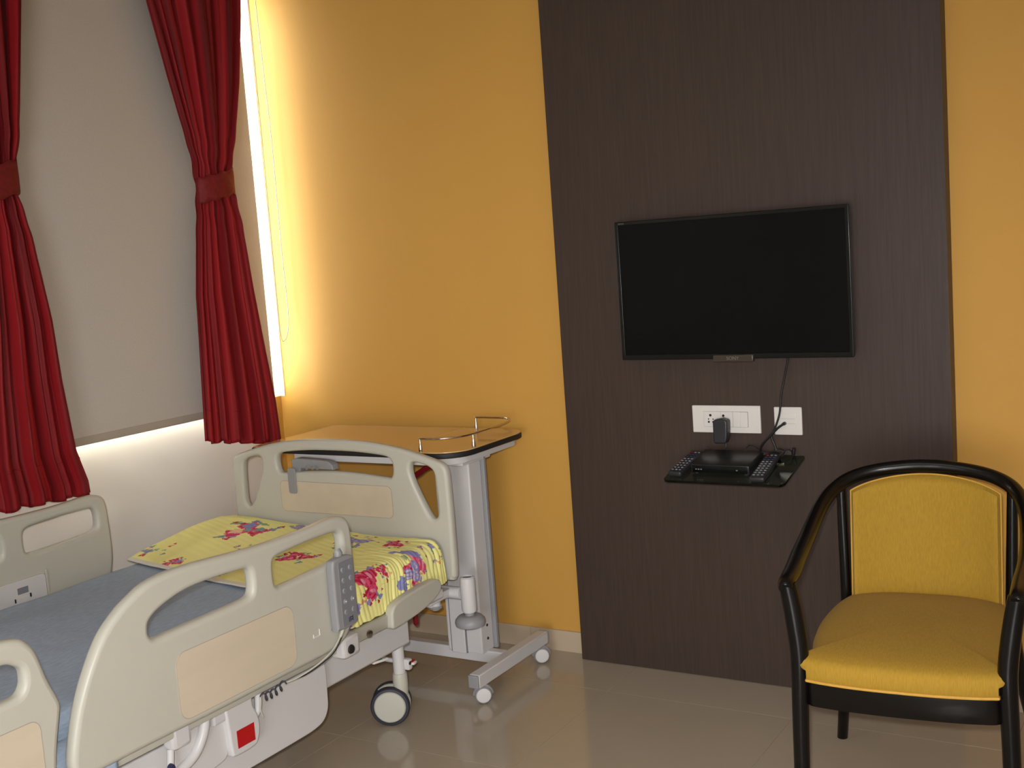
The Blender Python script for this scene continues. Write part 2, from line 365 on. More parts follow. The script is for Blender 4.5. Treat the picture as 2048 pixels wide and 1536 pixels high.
# ------------------------------------------------------------ curtains
def interp(tab, z, k):
    zs = [t[0] for t in tab][::-1]; vs = [t[k] for t in tab][::-1]; return np.interp(z, zs, vs)
def curtain(label, tab, zbl, zbr, ztie, nf, seed, tie0, tie1, loc):
    t = thing('curtain', label, 'curtain', loc)
    n, k = 260, 150; P = np.zeros((n, k, 3)); rnd = np.random.RandomState(seed)
    ph = rnd.uniform(0, 6.28, 6)
    for j in range(k):
        v = j/(k-1)
        for i in range(n):
            u = i/(n-1)
            zb = zbl+(zbr-zbl)*u + .006*math.sin(nf*2*PI*u+1)
            z = zb+(2.67-zb)*v
            yl, yr = interp(tab, z, 1), interp(tab, z, 2)
            d = abs(z-ztie); g = min(1, d/.45); low = z < ztie
            # fold phase: pleats pinch together at the tie and lean outward above and below
            w_ = u + .018*math.sin(5*u+ph[0]+z*1.1) + .012*math.sin(11*u+ph[1]-z*.8)
            f = math.sin(2*PI*nf*w_+ph[2])*(.75+.35*math.sin(4.3*u+ph[1])) + .40*math.sin(2*PI*nf*2.3*w_+ph[3]+z*.9) + .12*math.sin(2*PI*nf*4.1*w_+ph[5]-z*1.3)
            f = math.copysign(abs(f)**.8, f)
            f2 = math.sin(2*PI*nf*1.9*w_+ph[4])
            amp = .009+.013*g
            edge = min(1, min(u, 1-u)/.05)
            x = .098 + amp*f*edge**.5 + .005*f2*(1-g) + .012*math.exp(-(d/.09)**2)*(-1)
            cr = .004*math.sin(60*z+8*u+ph[5])*math.exp(-(d/.15)**2)
            y = yl+(yr-yl)*(u + .008*math.sin(2*PI*nf*w_)) 
            P[i, j] = (max(x+cr, .062), y, z)
    o = finish('curtain_cloth', grid_mesh(P), 'curtain', t)
    md = o.modifiers.new('thick', 'SOLIDIFY'); md.thickness = .0018; md.offset = 0
    # stitched hem band
    H = np.zeros((n, 3, 3))
    for i in range(n):
        for q in range(3):
            j = int(round(.062*(k-1)))
            H[i, q] = P[i, j]; H[i, q, 2] += (q-1)*.0025; H[i, q, 0] += .0022 if q == 1 else .0008
    finish('hem_seam', grid_mesh(H), 'curtain', t)
    # tie band: wraps round the gathered waist
    m_ = 40; B = np.zeros((m_, 7, 3))
    for a in range(m_):
        th = 2*PI*a/(m_-1)
        for q in range(7):
            v = q/6; zc = tie0+(tie1-tie0)*v; 
            yl, yr = interp(tab, ztie, 1), interp(tab, ztie, 2); yc, hw = (yl+yr)/2, (yr-yl)/2+.003
            yy = yc-hw*math.cos(th); lean = (yy-yc)*.22
            B[a, q] = (.094+.036*math.sin(th)*(1+.05*math.sin(6*th+q)), yy, zc+lean+.004*math.sin(9*th+q))
    o = finish('tieback', grid_mesh(B), 'tie', t); md = o.modifiers.new('thick', 'SOLIDIFY'); md.thickness = .002
    return t
tabR = [(2.62,-.66,-.13),(2.336,-.606,-.163),(2.094,-.547,-.205),(1.929,-.502,-.245),(1.778,-.458,-.283),(1.72,-.452,-.279),(1.584,-.480,-.262),(1.338,-.517,-.238),(1.148,-.527,-.213),(.915,-.540,-.180),(.82,-.545,-.174),(.70,-.548,-.170)]
curtain('dark red tied curtain hanging beside the bright window corner', tabR, .818, .752, 1.735, 5, 3, 1.675, 1.765, (.1, -.36, .75))
tabL = [(2.62,-1.76,-1.04),(2.268,-1.70,-1.097),(1.822,-1.46,-1.163),(1.777,-1.43,-1.175),(1.695,-1.43,-1.181),(1.568,-1.50,-1.155),(1.306,-1.60,-1.12),(1.118,-1.66,-1.11),(.894,-1.72,-1.088),(.789,-1.74,-1.056),(.70,-1.75,-1.05)]
curtain('dark red tied curtain at the left edge above the far bed rail', tabL, .772, .745, 1.735, 8, 9, 1.665, 1.765, (.1, -1.4, .75))
rod = thing('curtain_rod', 'brushed metal curtain rod above the roller blind', 'curtain rod', (.1, -1.4, 2.69))
lathe('rod', [(0,0),(.012,0),(.012,2.85),(0,2.85)], (.1, -.03, 2.69), (0,-1,0), 'chrome', rod, 16)
for y in (-.06, -1.4, -2.8): box('rod_bracket', (-.0295, y-.01, 2.68), (.112, y+.01, 2.70), 'chrome', rod, .002)

# ------------------------------------------------------------ hospital bed
BY = -.548           # visible face of the end board
BX = .672            # centre line
bed = thing('hospital_bed', 'cream plastic hospital bed with peach laminate insets on braked casters', 'hospital bed', (BX, -1.65, 0))
def sym(half):       # half outline given for x offset >= 0 going from top centre to bottom centre
    return [(BX+a, b) for a, b in half] + [(BX-a, b) for a, b in half[::-1] if a > 1e-6]
OFF = .004
half = [(0,.842),(.06,.8415),(.12,.839),(.18,.834),(.24,.826),(.30,.815),(.36,.800),(.41,.786),(.437,.776),(.450,.762),(.455,.735),(.457,.64),(.457,.52),(.456,.43),(.448,.410),(.42,.402),(.2,.400),(0,.400)]
mid = [(-.205,.742),(-.200,.785),(-.180,.799),(-.09,.803),(0,.804),(.09,.803),(.18,.797),(.228,.789),(.245,.775),(.247,.748),(.238,.726),(.215,.722),(.1,.731),(0,.734),(-.1,.731),(-.19,.724)]
mid = [(BX+.0+a, b) for a, b in [(-.245,.75),(-.243,.775),(-.226,.790),(-.18,.797),(-.09,.803),(0,.804),(.09,.803),(.18,.797),(.226,.790),(.243,.775),(.245,.748),(.238,.728),(.215,.723),(.1,.732),(0,.735),(-.1,.732),(-.215,.723),(-.238,.728)]]
tri = [(.318,.772),(.335,.777),(.36,.773),(.388,.763),(.404,.745),(.408,.70),(.410,.64),(.408,.612),(.396,.600),(.380,.604),(.362,.632),(.335,.685),(.318,.725),(.313,.752)]
triR = [(BX+a, b) for a, b in tri]; triL = [(BX-a, b) for a, b in tri][::-1]
bd = plate('end_board', sym(half), [mid, triL, triR], 'y', BY, .032, .0115, 'plastic', bed, 4)
plate('wood_inset', rrect(BX-.236, .592, BX+.236, .696, .018), [], 'y', BY-.0008, .004, .0008, 'laminate', bd, 0)
# the other end of the bed, beyond the picture's edge
o2 = bd.copy(); C.objects.link(o2); o2.location = (0, -2.26, 0)
gap_shade(rrect(BX-.236, .592, BX+.236, .696, .018), 'y', BY-.0002, bd)
ch = bd.children[0].copy(); C.objects.link(ch); ch.parent = o2
# side rails: outline in (y, z)
railo = [(-2.010,.440),(-1.993,.513),(-1.971,.571),(-1.941,.626),(-1.902,.680),(-1.858,.716),(-1.816,.739),(-1.768,.757),(-1.70,.764),(-1.62,.762),(-1.522,.755),(-1.425,.749),(-1.313,.747),(-1.237,.748),(-1.154,.752),(-1.111,.749),(-1.084,.735),(-1.073,.705),(-1.071,.654),(-1.069,.580),(-1.074,.522),(-1.092,.470),(-1.118,.430),(-1.150,.410),(-1.20,.402),(-1.374,.401),(-1.60,.400),(-1.80,.402),(-1.95,.402),(-1.995,.410)]
hA = [(-1.781,.655),(-1.775,.672),(-1.745,.690),(-1.686,.706),(-1.627,.712),(-1.563,.711),(-1.502,.708),(-1.470,.705),(-1.457,.690),(-1.457,.650),(-1.475,.634),(-1.546,.631),(-1.638,.630),(-1.708,.629),(-1.762,.629),(-1.779,.640)]
hB = [(-1.380,.690),(-1.370,.704),(-1.34,.709),(-1.255,.713),(-1.16,.713),(-1.128,.708),(-1.118,.690),(-1.118,.655),(-1.132,.641),(-1.18,.635),(-1.266,.631),(-1.348,.629),(-1.372,.633),(-1.380,.646)]
wp = rrect(-1.720, .418, -1.330, .575, .030, 7)
RXo = 1.170; RT = .034
def rail(xf, sgn, outer, holes, wood, rim=True):
    r = plate('side_rail', outer, holes, 'x', xf if sgn > 0 else xf+RT, RT, .013, 'plastic', bed, 4)
    # laminate inset on the outer face (sgn>0 means outward is +x)
    if sgn > 0: plate('wood_inset', wood, [], 'x', xf+.0008, .004, .0008, 'laminate', r, 0); gap_shade(wood, 'x', xf+.0002, r)
    return r
r1 = rail(RXo, 1, railo, [hA, hB], wp)
dy = .022
far_o = [(a+dy, b+.004) for a, b in railo]; far_h = [[(a+dy, b+.004) for a, b in h] for h in (hA, hB)]
FX = .172            # inner face of the far rail
r2 = plate('side_rail', far_o, far_h, 'x', FX, RT, .013, 'plastic', bed, 4)
# rail at the lower left of the picture
r3o = [(-2.060,.700),(-2.080,.728),(-2.100,.739),(-2.138,.744),(-2.25,.746),(-2.40,.742),(-2.50,.730),(-2.58,.700),(-2.63,.64),(-2.655,.56),(-2.66,.47),(-2.65,.415),(-2.62,.402),(-2.45,.400),(-2.25,.400),(-2.09,.402),(-2.060,.412),(-2.047,.440),(-2.036,.50),(-2.022,.558),(-2.019,.578),(-2.026,.60),(-2.042,.640)]
r3h = [(-2.094,.655),(-2.096,.675),(-2.110,.688),(-2.14,.698),(-2.25,.703),(-2.36,.700),(-2.43,.685),(-2.46,.655),(-2.45,.634),(-2.42,.627),(-2.25,.626),(-2.14,.625),(-2.110,.628),(-2.098,.640)]
r3w = rrect(-2.50, .430, -2.075, .568, .022)
r3 = rail(RXo, 1, r3o, [r3h], r3w)
r4 = plate('side_rail', [(a, b) for a, b in r3o], [r3h], 'x', FX, RT, .013, 'plastic', bed, 4)
# control fascia on the inner face of the far rail
cf = plate('control_fascia', rrect(-1.72, .425, -1.308, .566, .012), [], 'x', FX+.0075, .009, .0025, 'metal', r2, 0)
for nm, a, b, mm in (('latch_recess', (FX+.0075,-1.408,.526), (FX+.0095,-1.372,.545), 'dgrey'), ('latch_tab', (FX+.0075,-1.412,.498), (FX+.0125,-1.372,.522), 'metal'), ('latch_pin', (FX+.0075,-1.369,.510), (FX+.012,-1.365,.522), 'dark'), ('latch_pin', (FX+.0075,-1.421,.505), (FX+.012,-1.417,.517), 'dark')):
    box(nm, a, b, mm, r2, .0015)
box('fascia_rib', (FX, -1.306, .47), (FX+.006, -1.298, .575), 'plastic', r2, .002)
for s, yy in ((1, -1.135), (1, -1.172)):
    pass
# lock symbol moulded in the near rail
bm = bmesh.new(); tube_into(bm, [(RXo+.0005, -1.262+.024*t, .463) for t in (0, 1)], .0016, 6); tube_into(bm, [(RXo+.0005, -1.262, .463), (RXo+.0005, -1.262, .472)], .0016, 6); tube_into(bm, [(RXo+.0005, -1.238, .463), (RXo+.0005, -1.238, .480)], .0016, 6)
finish('moulded_mark', tomesh(bm), 'switch', r1)
# mattress platform and its side bars
box('mattress_platform', (.21, -2.74, .366), (1.118, -.60, .396), 'metal', bed, .006)
bm = bmesh.new(); box_into(bm, (1.096, -2.73, .366), (1.124, -.86, .404), .006); box_into(bm, (.20, -2.73, .366), (.226, -.60, .404), .006)
finish('platform_bar', tomesh(bm), 'plastic', bed)
plate('corner_guard', [(-.893,.364),(-.894,.39),(-.890,.414),(-.872,.430),(-.83,.439),(-.77,.444),(-.70,.447),(-.662,.445),(-.643,.434),(-.640,.418),(-.652,.400),(-.70,.381),(-.78,.367),(-.86,.361)], [], 'x', 1.142, .030, .007, 'plastic', bed, 4)
br = box('rail_bracket', (1.100, -1.125, .352), (1.150, -1.055, .412), 'metal', bed, .010)
lathe('bolt', [(0,.006),(.011,.005),(.013,0)], (1.151, -1.098, .375), (1,0,0), 'dark', br, 16)
lathe('bolt', [(0,.006),(.010,.005),(.012,0)], (1.126, -.985, .378), (1,0,0), 'chrome', bed, 16)
# base frame
bf = box('base_frame', (1.010, -2.62, .248), (1.052, -.705, .336), 'metal', bed, .006)
box('frame_channel', (.995, -2.62, .336), (1.046, -.72, .354), 'metal', bf, .002)
box('base_frame', (.290, -2.62, .248), (.332, -.705, .336), 'metal', bed, .006)
for y in (-.80, -2.5): box('cross_member', (.332, y-.025, .255), (1.010, y+.025, .33), 'metal', bed, .004)
for x in (.55, .79):
    box('lift_arm', (x-.02, -1.9, .25), (x+.02, -1.2, .31), 'metal', bed, .004)
for y in (-1.25, -2.0): box('riser', (.6, y-.03, .29), (.74, y+.03, .37), 'metal', bed, .004)
for x in (.31, 1.03): box('riser', (x-.018, -1.5, .33), (x+.018, -1.44, .37), 'metal', bed, .004)
# lower shroud
plate('base_shroud', [(-1.118,.330),(-1.118,.24),(-1.122,.205),(-1.140,.180),(-1.175,.168),(-1.25,.165),(-1.5,.166),(-1.8,.17),(-2.2,.172),(-2.38,.18),(-2.40,.24),(-2.40,.330),(-2.3,.336),(-1.9,.336),(-1.5,.336),(-1.14,.336)], [], 'x', 1.072, .018, .004, 'metal', bed, 4)
# rail release housing with the red mark
hs = plate('release_housing', [(-1.520,.388),(-1.440,.388),(-1.432,.34),(-1.418,.31),(-1.414,.275),(-1.422,.248),(-1.440,.234),(-1.505,.234),(-1.516,.25),(-1.520,.30)], [], 'x', 1.104, .035, .006, 'metal', bed, 3)
plate('red_mark', [(-1.497,.251),(-1.437,.251),(-1.437,.296),(-1.497,.296)], [], 'x', 1.1055, .002, .0005, 'red', hs, 0)
plate('housing_side', [(-1.66,.385),(-1.52,.388),(-1.51,.30),(-1.515,.240),(-1.56,.225),(-1.64,.222),(-1.68,.25),(-1.68,.33)], [], 'x', 1.088, .022, .006, 'metal', bed, 3)
tube('rail_link', [(1.096,-1.586,.395),(1.098,-1.588,.36),(1.096,-1.602,.32),(1.094,-1.635,.285),(1.092,-1.70,.262)], .013, 'metal', bed, 12, 6)
tube('rail_link', [(1.096,-1.405,.395),(1.096,-1.404,.36),(1.094,-1.408,.32),(1.090,-1.42,.30)], .010, 'metal', bed, 12, 6)
lk = box('latch_block', (1.086, -1.712, .336), (1.126, -1.655, .392), 'metal', bed, .010)
tube('latch_stalk', [(1.10,-1.70,.336),(1.10,-1.705,.30),(1.10,-1.715,.262)], .009, 'metal', bed, 10)
lathe('bolt', [(0,.008),(.009,.007),(.011,0)], (1.106, -1.712, .296), (1,0,0), 'mark', bed, 14)
box('latch_block', (1.08, -1.565, .33), (1.10, -1.50, .385), 'metal', bed, .008)
# legs and casters
def caster(px, py, nx, ny):
    n = Vector((nx, ny, 0)).normalized(); tr = Vector((n.y, -n.x, 0)) if Vector((n.y, -n.x, 0)).x < 0 else Vector((-n.y, n.x, 0))
    wc = Vector((px, py, .0605)) + tr*.034
    leg = tube('leg', [(px, py, .335), (px, py, .150)], .0185, 'metal', bed, 20)
    c0 = lathe('caster', [(0,.158),(.021,.157),(.023,.150),(.0235,.118),(.021,.085),(.015,.060),(0,.055)], (px, py, 0), (0,0,1), 'plastic', bed, 24)
    hood = []
    bm = bmesh.new()
    for a in range(13):
        th = math.radians(-15+a*12)
        d = -tr*math.cos(th)+Vector((0,0,1))*math.sin(th)
        hood.append(wc+d*.050)
    tube_into(bm, hood, [.011+.003*math.sin(PI*i/12) for i in range(13)], 10); finish('caster_hood', tomesh(bm), 'plastic', c0)
    for s in (1, -1):
        ax = n*s
        lathe('wheel', [(.030,.010),(.048,.010),(.057,.011),(.0605,.017),(.0605,.029),(.057,.035),(.050,.037),(.049,.033),(.030,.032),(.030,.010)], wc, ax, 'rubber', c0, 40)
        lathe('wheel_cover', [(0,.0385),(.030,.038),(.046,.0362),(.0495,.0325),(.0495,.030),(0,.030)], wc, ax, 'disc', c0, 40)
    lathe('axle', [(0,-.03),(.008,-.03),(.008,.03),(0,.03)], wc, n, 'metal', c0, 12)
    return leg
CP = (1.017, -.725)
caster(CP[0], CP[1], .50, -.866); caster(.31, -.725, .6, -.8); caster(1.017, -2.55, .7, -.7); caster(.31, -2.55, .6, -.8)
def pedal(x, y, ang, z, m1):
    d = Vector((math.cos(ang), math.sin(ang), 0)); s = Vector((-d.y, d.x, 0)); M4 = Matrix(((d.x,s.x,0,x),(d.y,s.y,0,y),(0,0,1,z),(0,0,0,1)))
    bm = bmesh.new(); box_into(bm, (0,-.011,-.005), (.055,.011,.004), .003, M4); p = finish('pedal', tomesh(bm), 'switch', bed)
    bm = bmesh.new(); box_into(bm, (.022,-.0112,.004), (.050,.0112,.0065), .001, M4); finish('pedal_pad', tomesh(bm), m1, p)
pedal(1.01, -.712, math.radians(10), .186, 'red'); pedal(1.0, -.76, math.radians(-110), .214, 'green')
bm = bmesh.new(); box_into(bm, (1.018, -.722, .165), (1.052, -.700, .20), .006); o = finish('pedal_bracket', tomesh(bm), 'metal', bed)
lathe('bolt', [(0,.004),(.005,.003),(.006,0)], (1.053, -.715, .188), (1,-.2,0), 'dark', o, 12)
tube('pedal_axle', [(1.0,-.71,.186),(.33,-.71,.186)], .007, 'metal', bed, 8)
# small roller hook under the frame
hk = tube('cable_hook', [(.96,-.955,.25),(.95,-.957,.225),(.955,-.93,.212)], .008, 'metal', bed, 10, 4)
lathe('hook_roller', [(0,.010),(.012,.009),(.014,0),(.012,-.009),(0,-.010)], (.967,-.925,.228), (.6,-.8,0), 'grey', hk, 18)
# corner pole socket with bumper disc, near corner by the wall table
tube('socket_arm', [(.93,-.50,.350),(1.115,-.50,.350)], .020, 'metal', bed, 12)
so = lathe('pole_socket', [(.017,.402),(.0185,.406),(.0235,.402),(.0245,.39),(.0245,.300),(.022,.292),(0,.292)], (1.138,-.497,0), (0,0,1), 'metal', bed, 28)
lathe('socket_bore', [(0,.372),(.017,.374),(.017,.4015)], (1.138,-.497,0), (0,0,1), 'dgrey', so, 24)
bu = lathe('bumper_wheel', [(0,.281),(.028,.281),(.038,.278),(.047,.268),(.0495,.259),(.047,.249),(.034,.243),(.0,.242)], (1.138,-.497,0), (0,0,1), 'grey', bed, 36)
lathe('bumper_hub', [(0,.296),(.015,.296),(.016,.280),(.0,.280)], (1.138,-.497,0), (0,0,1), 'grey', bu, 24)
ds = lathe('drain_socket', [(0,.286),(.012,.287),(.020,.295),(.022,.302),(.018,.303),(.018,.36),(0,.36)], (1.012,-.505,0), (0,0,1), 'metal', bed, 24)
lathe('socket_ring', [(.0205,.292),(.0232,.295),(.0235,.300),(.021,.302)], (1.012,-.505,0), (0,0,1), 'grey', ds, 24)
tube('release_grip', [(.935,-.515,.285),(.936,-.515,.262),(.937,-.516,.236),(.938,-.516,.230)], [.008,.0095,.009,.004], 'dred', bed, 12)
box('grip_mount', (.918,-.53,.280), (.95,-.50,.345), 'metal', bed, .003)
for x in (1.0, .34): box('board_post', (x-.016, -.530, .30), (x+.016, -.518, .43), 'metal', bed, .003)
bm = bmesh.new(); box_into(bm, (.33, -.62, .34), (1.08, -.50, .366), .004); finish('end_beam', tomesh(bm), 'metal', bed)

# grey hook over the end board
hk = thing('board_hook', 'grey plastic hook hanging over the end board slot', 'hook', (.50, BY, .66))
plate('hook_drop', rrect(.478, .655, .512, .742, .008), [], 'y', BY-.0065, .005, .002, 'grey', hk, 0)
plate('hook_top', [(.478,.722),(.478,.766),(.50,.771),(.60,.768),(.640,.764),(.655,.752),(.658,.736),(.60,.7365),(.54,.7365),(.515,.7365),(.512,.722)], [], 'y', BY+.018, .034, .004, 'grey', hk, 0)
for x in (.575, .60, .62): lathe('hook_screw', [(0,.003),(.006,.002),(.007,0)], (x, BY-.016, .748), (0,-1,0), 'dgrey', hk, 12)

# ------------------------------------------------------------ mattress with blue sheet
def mattress():
    n, k = 60, 200; X0, X1, Y0, Y1 = .232, 1.090, -2.72, -.585
    # cross-section wraps round top and sides
    sec = []
    for i in range(n):
        t = i/(n-1)
        sec.append(t)
    P = np.zeros((n, k, 3)); zt = .524; zb = .3985; r = .03
    W = X1-X0; Ls = (zt-zb-r); arc = PI/2*r; L = 2*Ls+2*arc+(W-2*r)
    for j in range(k):
        y = Y0+(Y1-Y0)*j/(k-1)
        for i in range(n):
            s = L*i/(n-1)
            if s < Ls: x, z = X0, zb+s
            elif s < Ls+arc: a = (s-Ls)/r; x, z = X0+r-r*math.cos(a), zt-r+r*math.sin(a)
            elif s < Ls+arc+W-2*r: x, z = X0+r+(s-Ls-arc), zt
            elif s < L-Ls: a = (s-(Ls+arc+W-2*r))/r; x, z = X1-r+r*math.sin(a), zt-r+r*math.cos(a)
            else: x, z = X1, zb+(L-s)
            q = noise.noise(Vector((x*4, y*4, 1)))*.004 + noise.noise(Vector((x*11, y*9, 5)))*.0018
            P[i, j] = (x, y, z+q*(z > zt-.02))
    me = grid_mesh(P)
    bm = bmesh.new(); bm.from_mesh(me); bmesh.ops.holes_fill(bm, edges=[e for e in bm.edges if e.is_boundary], sides=0)
    return tomesh(bm)
mt = thing('mattress', 'mattress under a blue woven sheet on the hospital bed', 'mattress', (BX, -1.65, .40))
finish('blue_sheet', mattress(), 'blue', mt)
# loose sheet edge falling over the side bar
P = np.zeros((80, 8, 3))
for i in range(80):
    y = -2.70+.83*i/79
    for j in range(8): P[i, j] = (1.092+.034*min(1, j/2.)+.002*math.sin(40*y), y, .47-(.106+.006*math.sin(9*y))*j/7)
o = finish('sheet_edge', grid_mesh(P), 'blue', mt); md = o.modifiers.new('t', 'SOLIDIFY'); md.thickness = .002

# ------------------------------------------------------------ floral sheet
def floral():
    ny, ns = 300, 520
    Ya, Yb = -.567, -1.10
    S0, S1 = .215, 1.235       # unwrapped: x up to 1.10, then down the near side
    s = np.linspace(S0, S1, ns)[:, None]*np.ones((1, ny)); t = np.linspace(0, 1, ny)[None, :]*np.ones((ns, 1))
    rr = .045; xe = 1.100
    # hem bows: the fold runs from (.215,-1.04) through (.85,-1.14) to the side
    yb = -1.035-.115*np.clip((s-.215)/.60, 0, 1)+.07*np.clip((s-.95)/.2, 0, 1)
    Y = Ya+(yb-Ya)*t
    bul = .042*np.exp(-((s-.24)/.42)**2)*(1-t**2.2)*(.72+.28*np.clip(t/.12, 0, 1))
    topz = .5305+bul
    s1 = xe-rr
    a = np.clip((s-s1)/rr, 0, PI/2); X = np.where(s < s1, s, s1+rr*np.sin(a))
    over = np.clip(s-(s1+rr*PI/2), 0, None)
    Z = np.where(s < s1, topz, topz-rr*(1-np.cos(a))-over)
    X = X+over*.10
    wr = np.clip((s-.90)/.16, 0, 1)
    wob = .010*np.sin(s*9+1)+.006*np.sin(s*23)
    d = wr*(.0016*np.sin(2*PI*(Y+wob)/.0165+2.5*np.sin(s*14+Y*20))+.0020*np.sin(2*PI*(Y+wob*2.2)/.043+2*np.sin(s*8+Y*13)))*(.6+.4*np.sin(Y*31+s*12))
    d += (1-wr)*.0003*np.sin(2*PI*(s*.35+Y)/.03+3*np.sin(Y*9))
    g = .003*np.sin(s*17+Y*11)*np.sin(Y*15)
    X = X+np.sin(a)*d; Z = Z+np.cos(a)*(d+g)
    # the part near the board drapes lower and bunches over the corner guard
    bunch = np.clip((-.60-Y)/-.25, 0, 1)*0
    corner = np.exp(-((Y+.70)/.10)**2)*np.clip((s-1.10)/.1, 0, 1)
    
    zmin = np.where(Y > -.90, .468+.0*Y, .408)
    sm = np.clip((Y+.97)/.07, 0, 1); zmin = .4070+.030*np.clip((Y+.80)/.06,0,1)*np.clip((-.56-Y)/.05,0,1)*0
    tot = s1+rr*PI/2
    # compress the side so that it ends on the bar or the guard
    zs = topz-rr
    X = np.where((s > tot), xe+.001+.006*np.clip(over/.1,0,1)+np.sin(a)*d, X)
    Z = np.where(s > tot, zs+(zmin-zs)*np.clip(over/(S1-tot), 0, 1)+.0015*np.sin(Y*120), Z)
    P = np.stack([X, Y, Z], -1)
    # print
    col = np.zeros(s.shape+(3,)); col[:] = srgb(238,232,152)[:3]
    rnd = np.random.RandomState(5)
    stripe = .5+.5*np.sin(2*PI*(Y*1.0+s*.2)/.011); col *= (1-.025*stripe[..., None])
    def blob(cx, cy, r, c, k=0, e=.0, ph=0, asp=1, rot=0, vein=None):
        dx, dy_ = s-cx, Y-cy; ca, sa = math.cos(rot), math.sin(rot); u, v = dx*ca+dy_*sa, (-dx*sa+dy_*ca)*asp
        R = np.hypot(u, v); th = np.arctan2(v, u); rad = r*(1+e*np.sin(k*th+ph)+.10*np.sin(7*th+ph*3)+.06*np.sin(13*th+ph))
        m = R < rad; col[m] = srgb(*c)[:3]
        if vein is not None:
            m2 = m & (np.sin(R/r*9+2*np.sin(th*2+ph)) > .35) & (R < rad*.92); col[m2] = srgb(*vein)[:3]
    PINK, DEEP, ROSE, LIL, BLU, TEAL, GRN, PEA = (214,74,112), (180,24,60), (226,140,164), (142,136,186), (118,136,178), (120,158,158), (140,160,120), (222,160,120)
    def cluster(cx, cy, R, seed, kinds='prb'):
        q = np.random.RandomState(seed)
        for _ in range(12):
            a, d = q.uniform(0, 6.28), R*q.uniform(.55, 1.05); blob(cx+d*math.cos(a), cy+d*math.sin(a), R*q.uniform(.10, .20), [TEAL, GRN, LIL, BLU, PEA][q.randint(5)], 3, .3, q.uniform(0, 6), 1.5, q.uniform(0, 3))
        for _ in range(6):
            a, d = q.uniform(0, 6.28), R*q.uniform(.7, 1.15); blob(cx+d*math.cos(a), cy+d*math.sin(a), R*q.uniform(.07, .12), DEEP, 3, .3, q.uniform(0, 6), 1.3, 0)
        if 'p' in kinds:
            for aa in (0, 2.2, 4.3):
                a = aa+q.uniform(-.3, .3); blob(cx+R*.42*math.cos(a), cy+R*.42*math.sin(a), R*q.uniform(.36, .44), PINK, 3, .18, q.uniform(0, 6), 1.15, a, DEEP)
                blob(cx+R*.36*math.cos(a+.2), cy+R*.36*math.sin(a+.2), R*.15, ROSE, 2, .2, a, 1.4, a+1)
        if 'b' in kinds:
            a = q.uniform(0, 6); blob(cx+R*.45*math.cos(a), cy+R*.45*math.sin(a), R*.28, LIL, 4, .2, a, 1.2, a, BLU); blob(cx, cy, R*.14, TEAL, 3, .3, a)
        if 'l' in kinds:
            for a in (0.5, 2.6, 4.6): blob(cx+R*.4*math.cos(a), cy+R*.4*math.sin(a), R*.42, LIL, 3, .2, a, 1.3, a, (196,186,206))
    cluster(.430, -.715, .100, 1); blob(.40,-.74,.022,(232,190,150),3,.2,1); blob(.47,-.70,.018,TEAL,3,.3,2); cluster(.415, -1.03, .042, 2); cluster(.262, -.955, .055, 3, 'rb'); cluster(.565, -.60, .050, 4, 'l')
    cluster(.83, -.665, .075, 6, 'lb'); cluster(.975, -.64, .045, 7, 'p'); cluster(.775, -.865, .065, 8, 'p'); cluster(.64, -1.06, .04, 22, 'b')
    cluster(1.105, -.925, .070, 9, 'p'); cluster(1.085, -.85, .03, 10, 'p'); cluster(1.135, -.725, .060, 11, 'pl'); cluster(1.10, -.61, .045, 12, 'b')
    blob(1.16, -.79, .032, LIL, 3, .2, 1, 1.6, .4, BLU); blob(1.17, -1.0, .022, LIL, 3, .2, 2, 1.8, .2); blob(1.215, -1.06, .026, LIL, 3, .1, 0); blob(1.10,-.69,.05,PINK,2,.2,.5,2.8,.2,ROSE); blob(1.06,-.70,.045,LIL,2,.2,.5,2.6,.5)
    cluster(.55, -.86, .03, 14, 'r'); cluster(.95, -1.0, .035, 15, 'b')
    hem = t > .965; col[hem] = srgb(222,218,205)[:3]
    me = grid_mesh(P); at = me.color_attributes.new('Print', 'FLOAT_COLOR', 'POINT')
    at.data.foreach_set('color', np.concatenate([col, np.ones(s.shape+(1,))], -1).ravel())
    return me
fs = finish('floral_sheet', floral(), 'floral', None)
md = fs.modifiers.new('t', 'SOLIDIFY'); md.thickness = .004; md.offset = -1
tag(fs, 'yellow floral sheet folded over the foot of the blue mattress', 'sheet')

# ------------------------------------------------------------ handset on the near rail
hd = thing('bed_handset', 'grey push button handset hooked on the near bed rail', 'handset', (1.19, -1.16, .46))
HX = RXo+.003
bodyo = [(-1.196,.470),(-1.190,.461),(-1.170,.459),(-1.130,.4595),(-1.116,.465),(-1.110,.478),(-1.109,.60),(-1.110,.636),(-1.118,.648),(-1.150,.652),(-1.185,.650),(-1.195,.640),(-1.197,.60)]
hb = plate('handset_body', bodyo, [], 'x', HX+.026, .026, .006, 'grey', hd, 3)
plate('keypad', rrect(-1.176, .466, -1.115, .640, .006), [], 'x', HX+.0272, .002, .0008, 'dgrey', hd, 0)
for i in range(5):
    for j in range(2):
        y = -1.160+j*.030; z = .618-i*.0285
        b_ = lathe('button', [(0,.0022),(.0065,.0018),(.0078,0),(.0078,-.001)], (HX+.0272, y, z), (1,0,0), 'button', hd, 16)
        if i < 3 or i == 4: box('button_mark', (HX+.0292, y-.0025, z-.003), (HX+.0298, y+.0022, z+.003), 'dgrey', b_, 0)
        else: lathe('indicator', [(0,.0012),(.0022,.0008),(.0026,0)], (HX+.0292, y, z), (1,0,0), 'switch', b_, 10)
bm = bmesh.new()
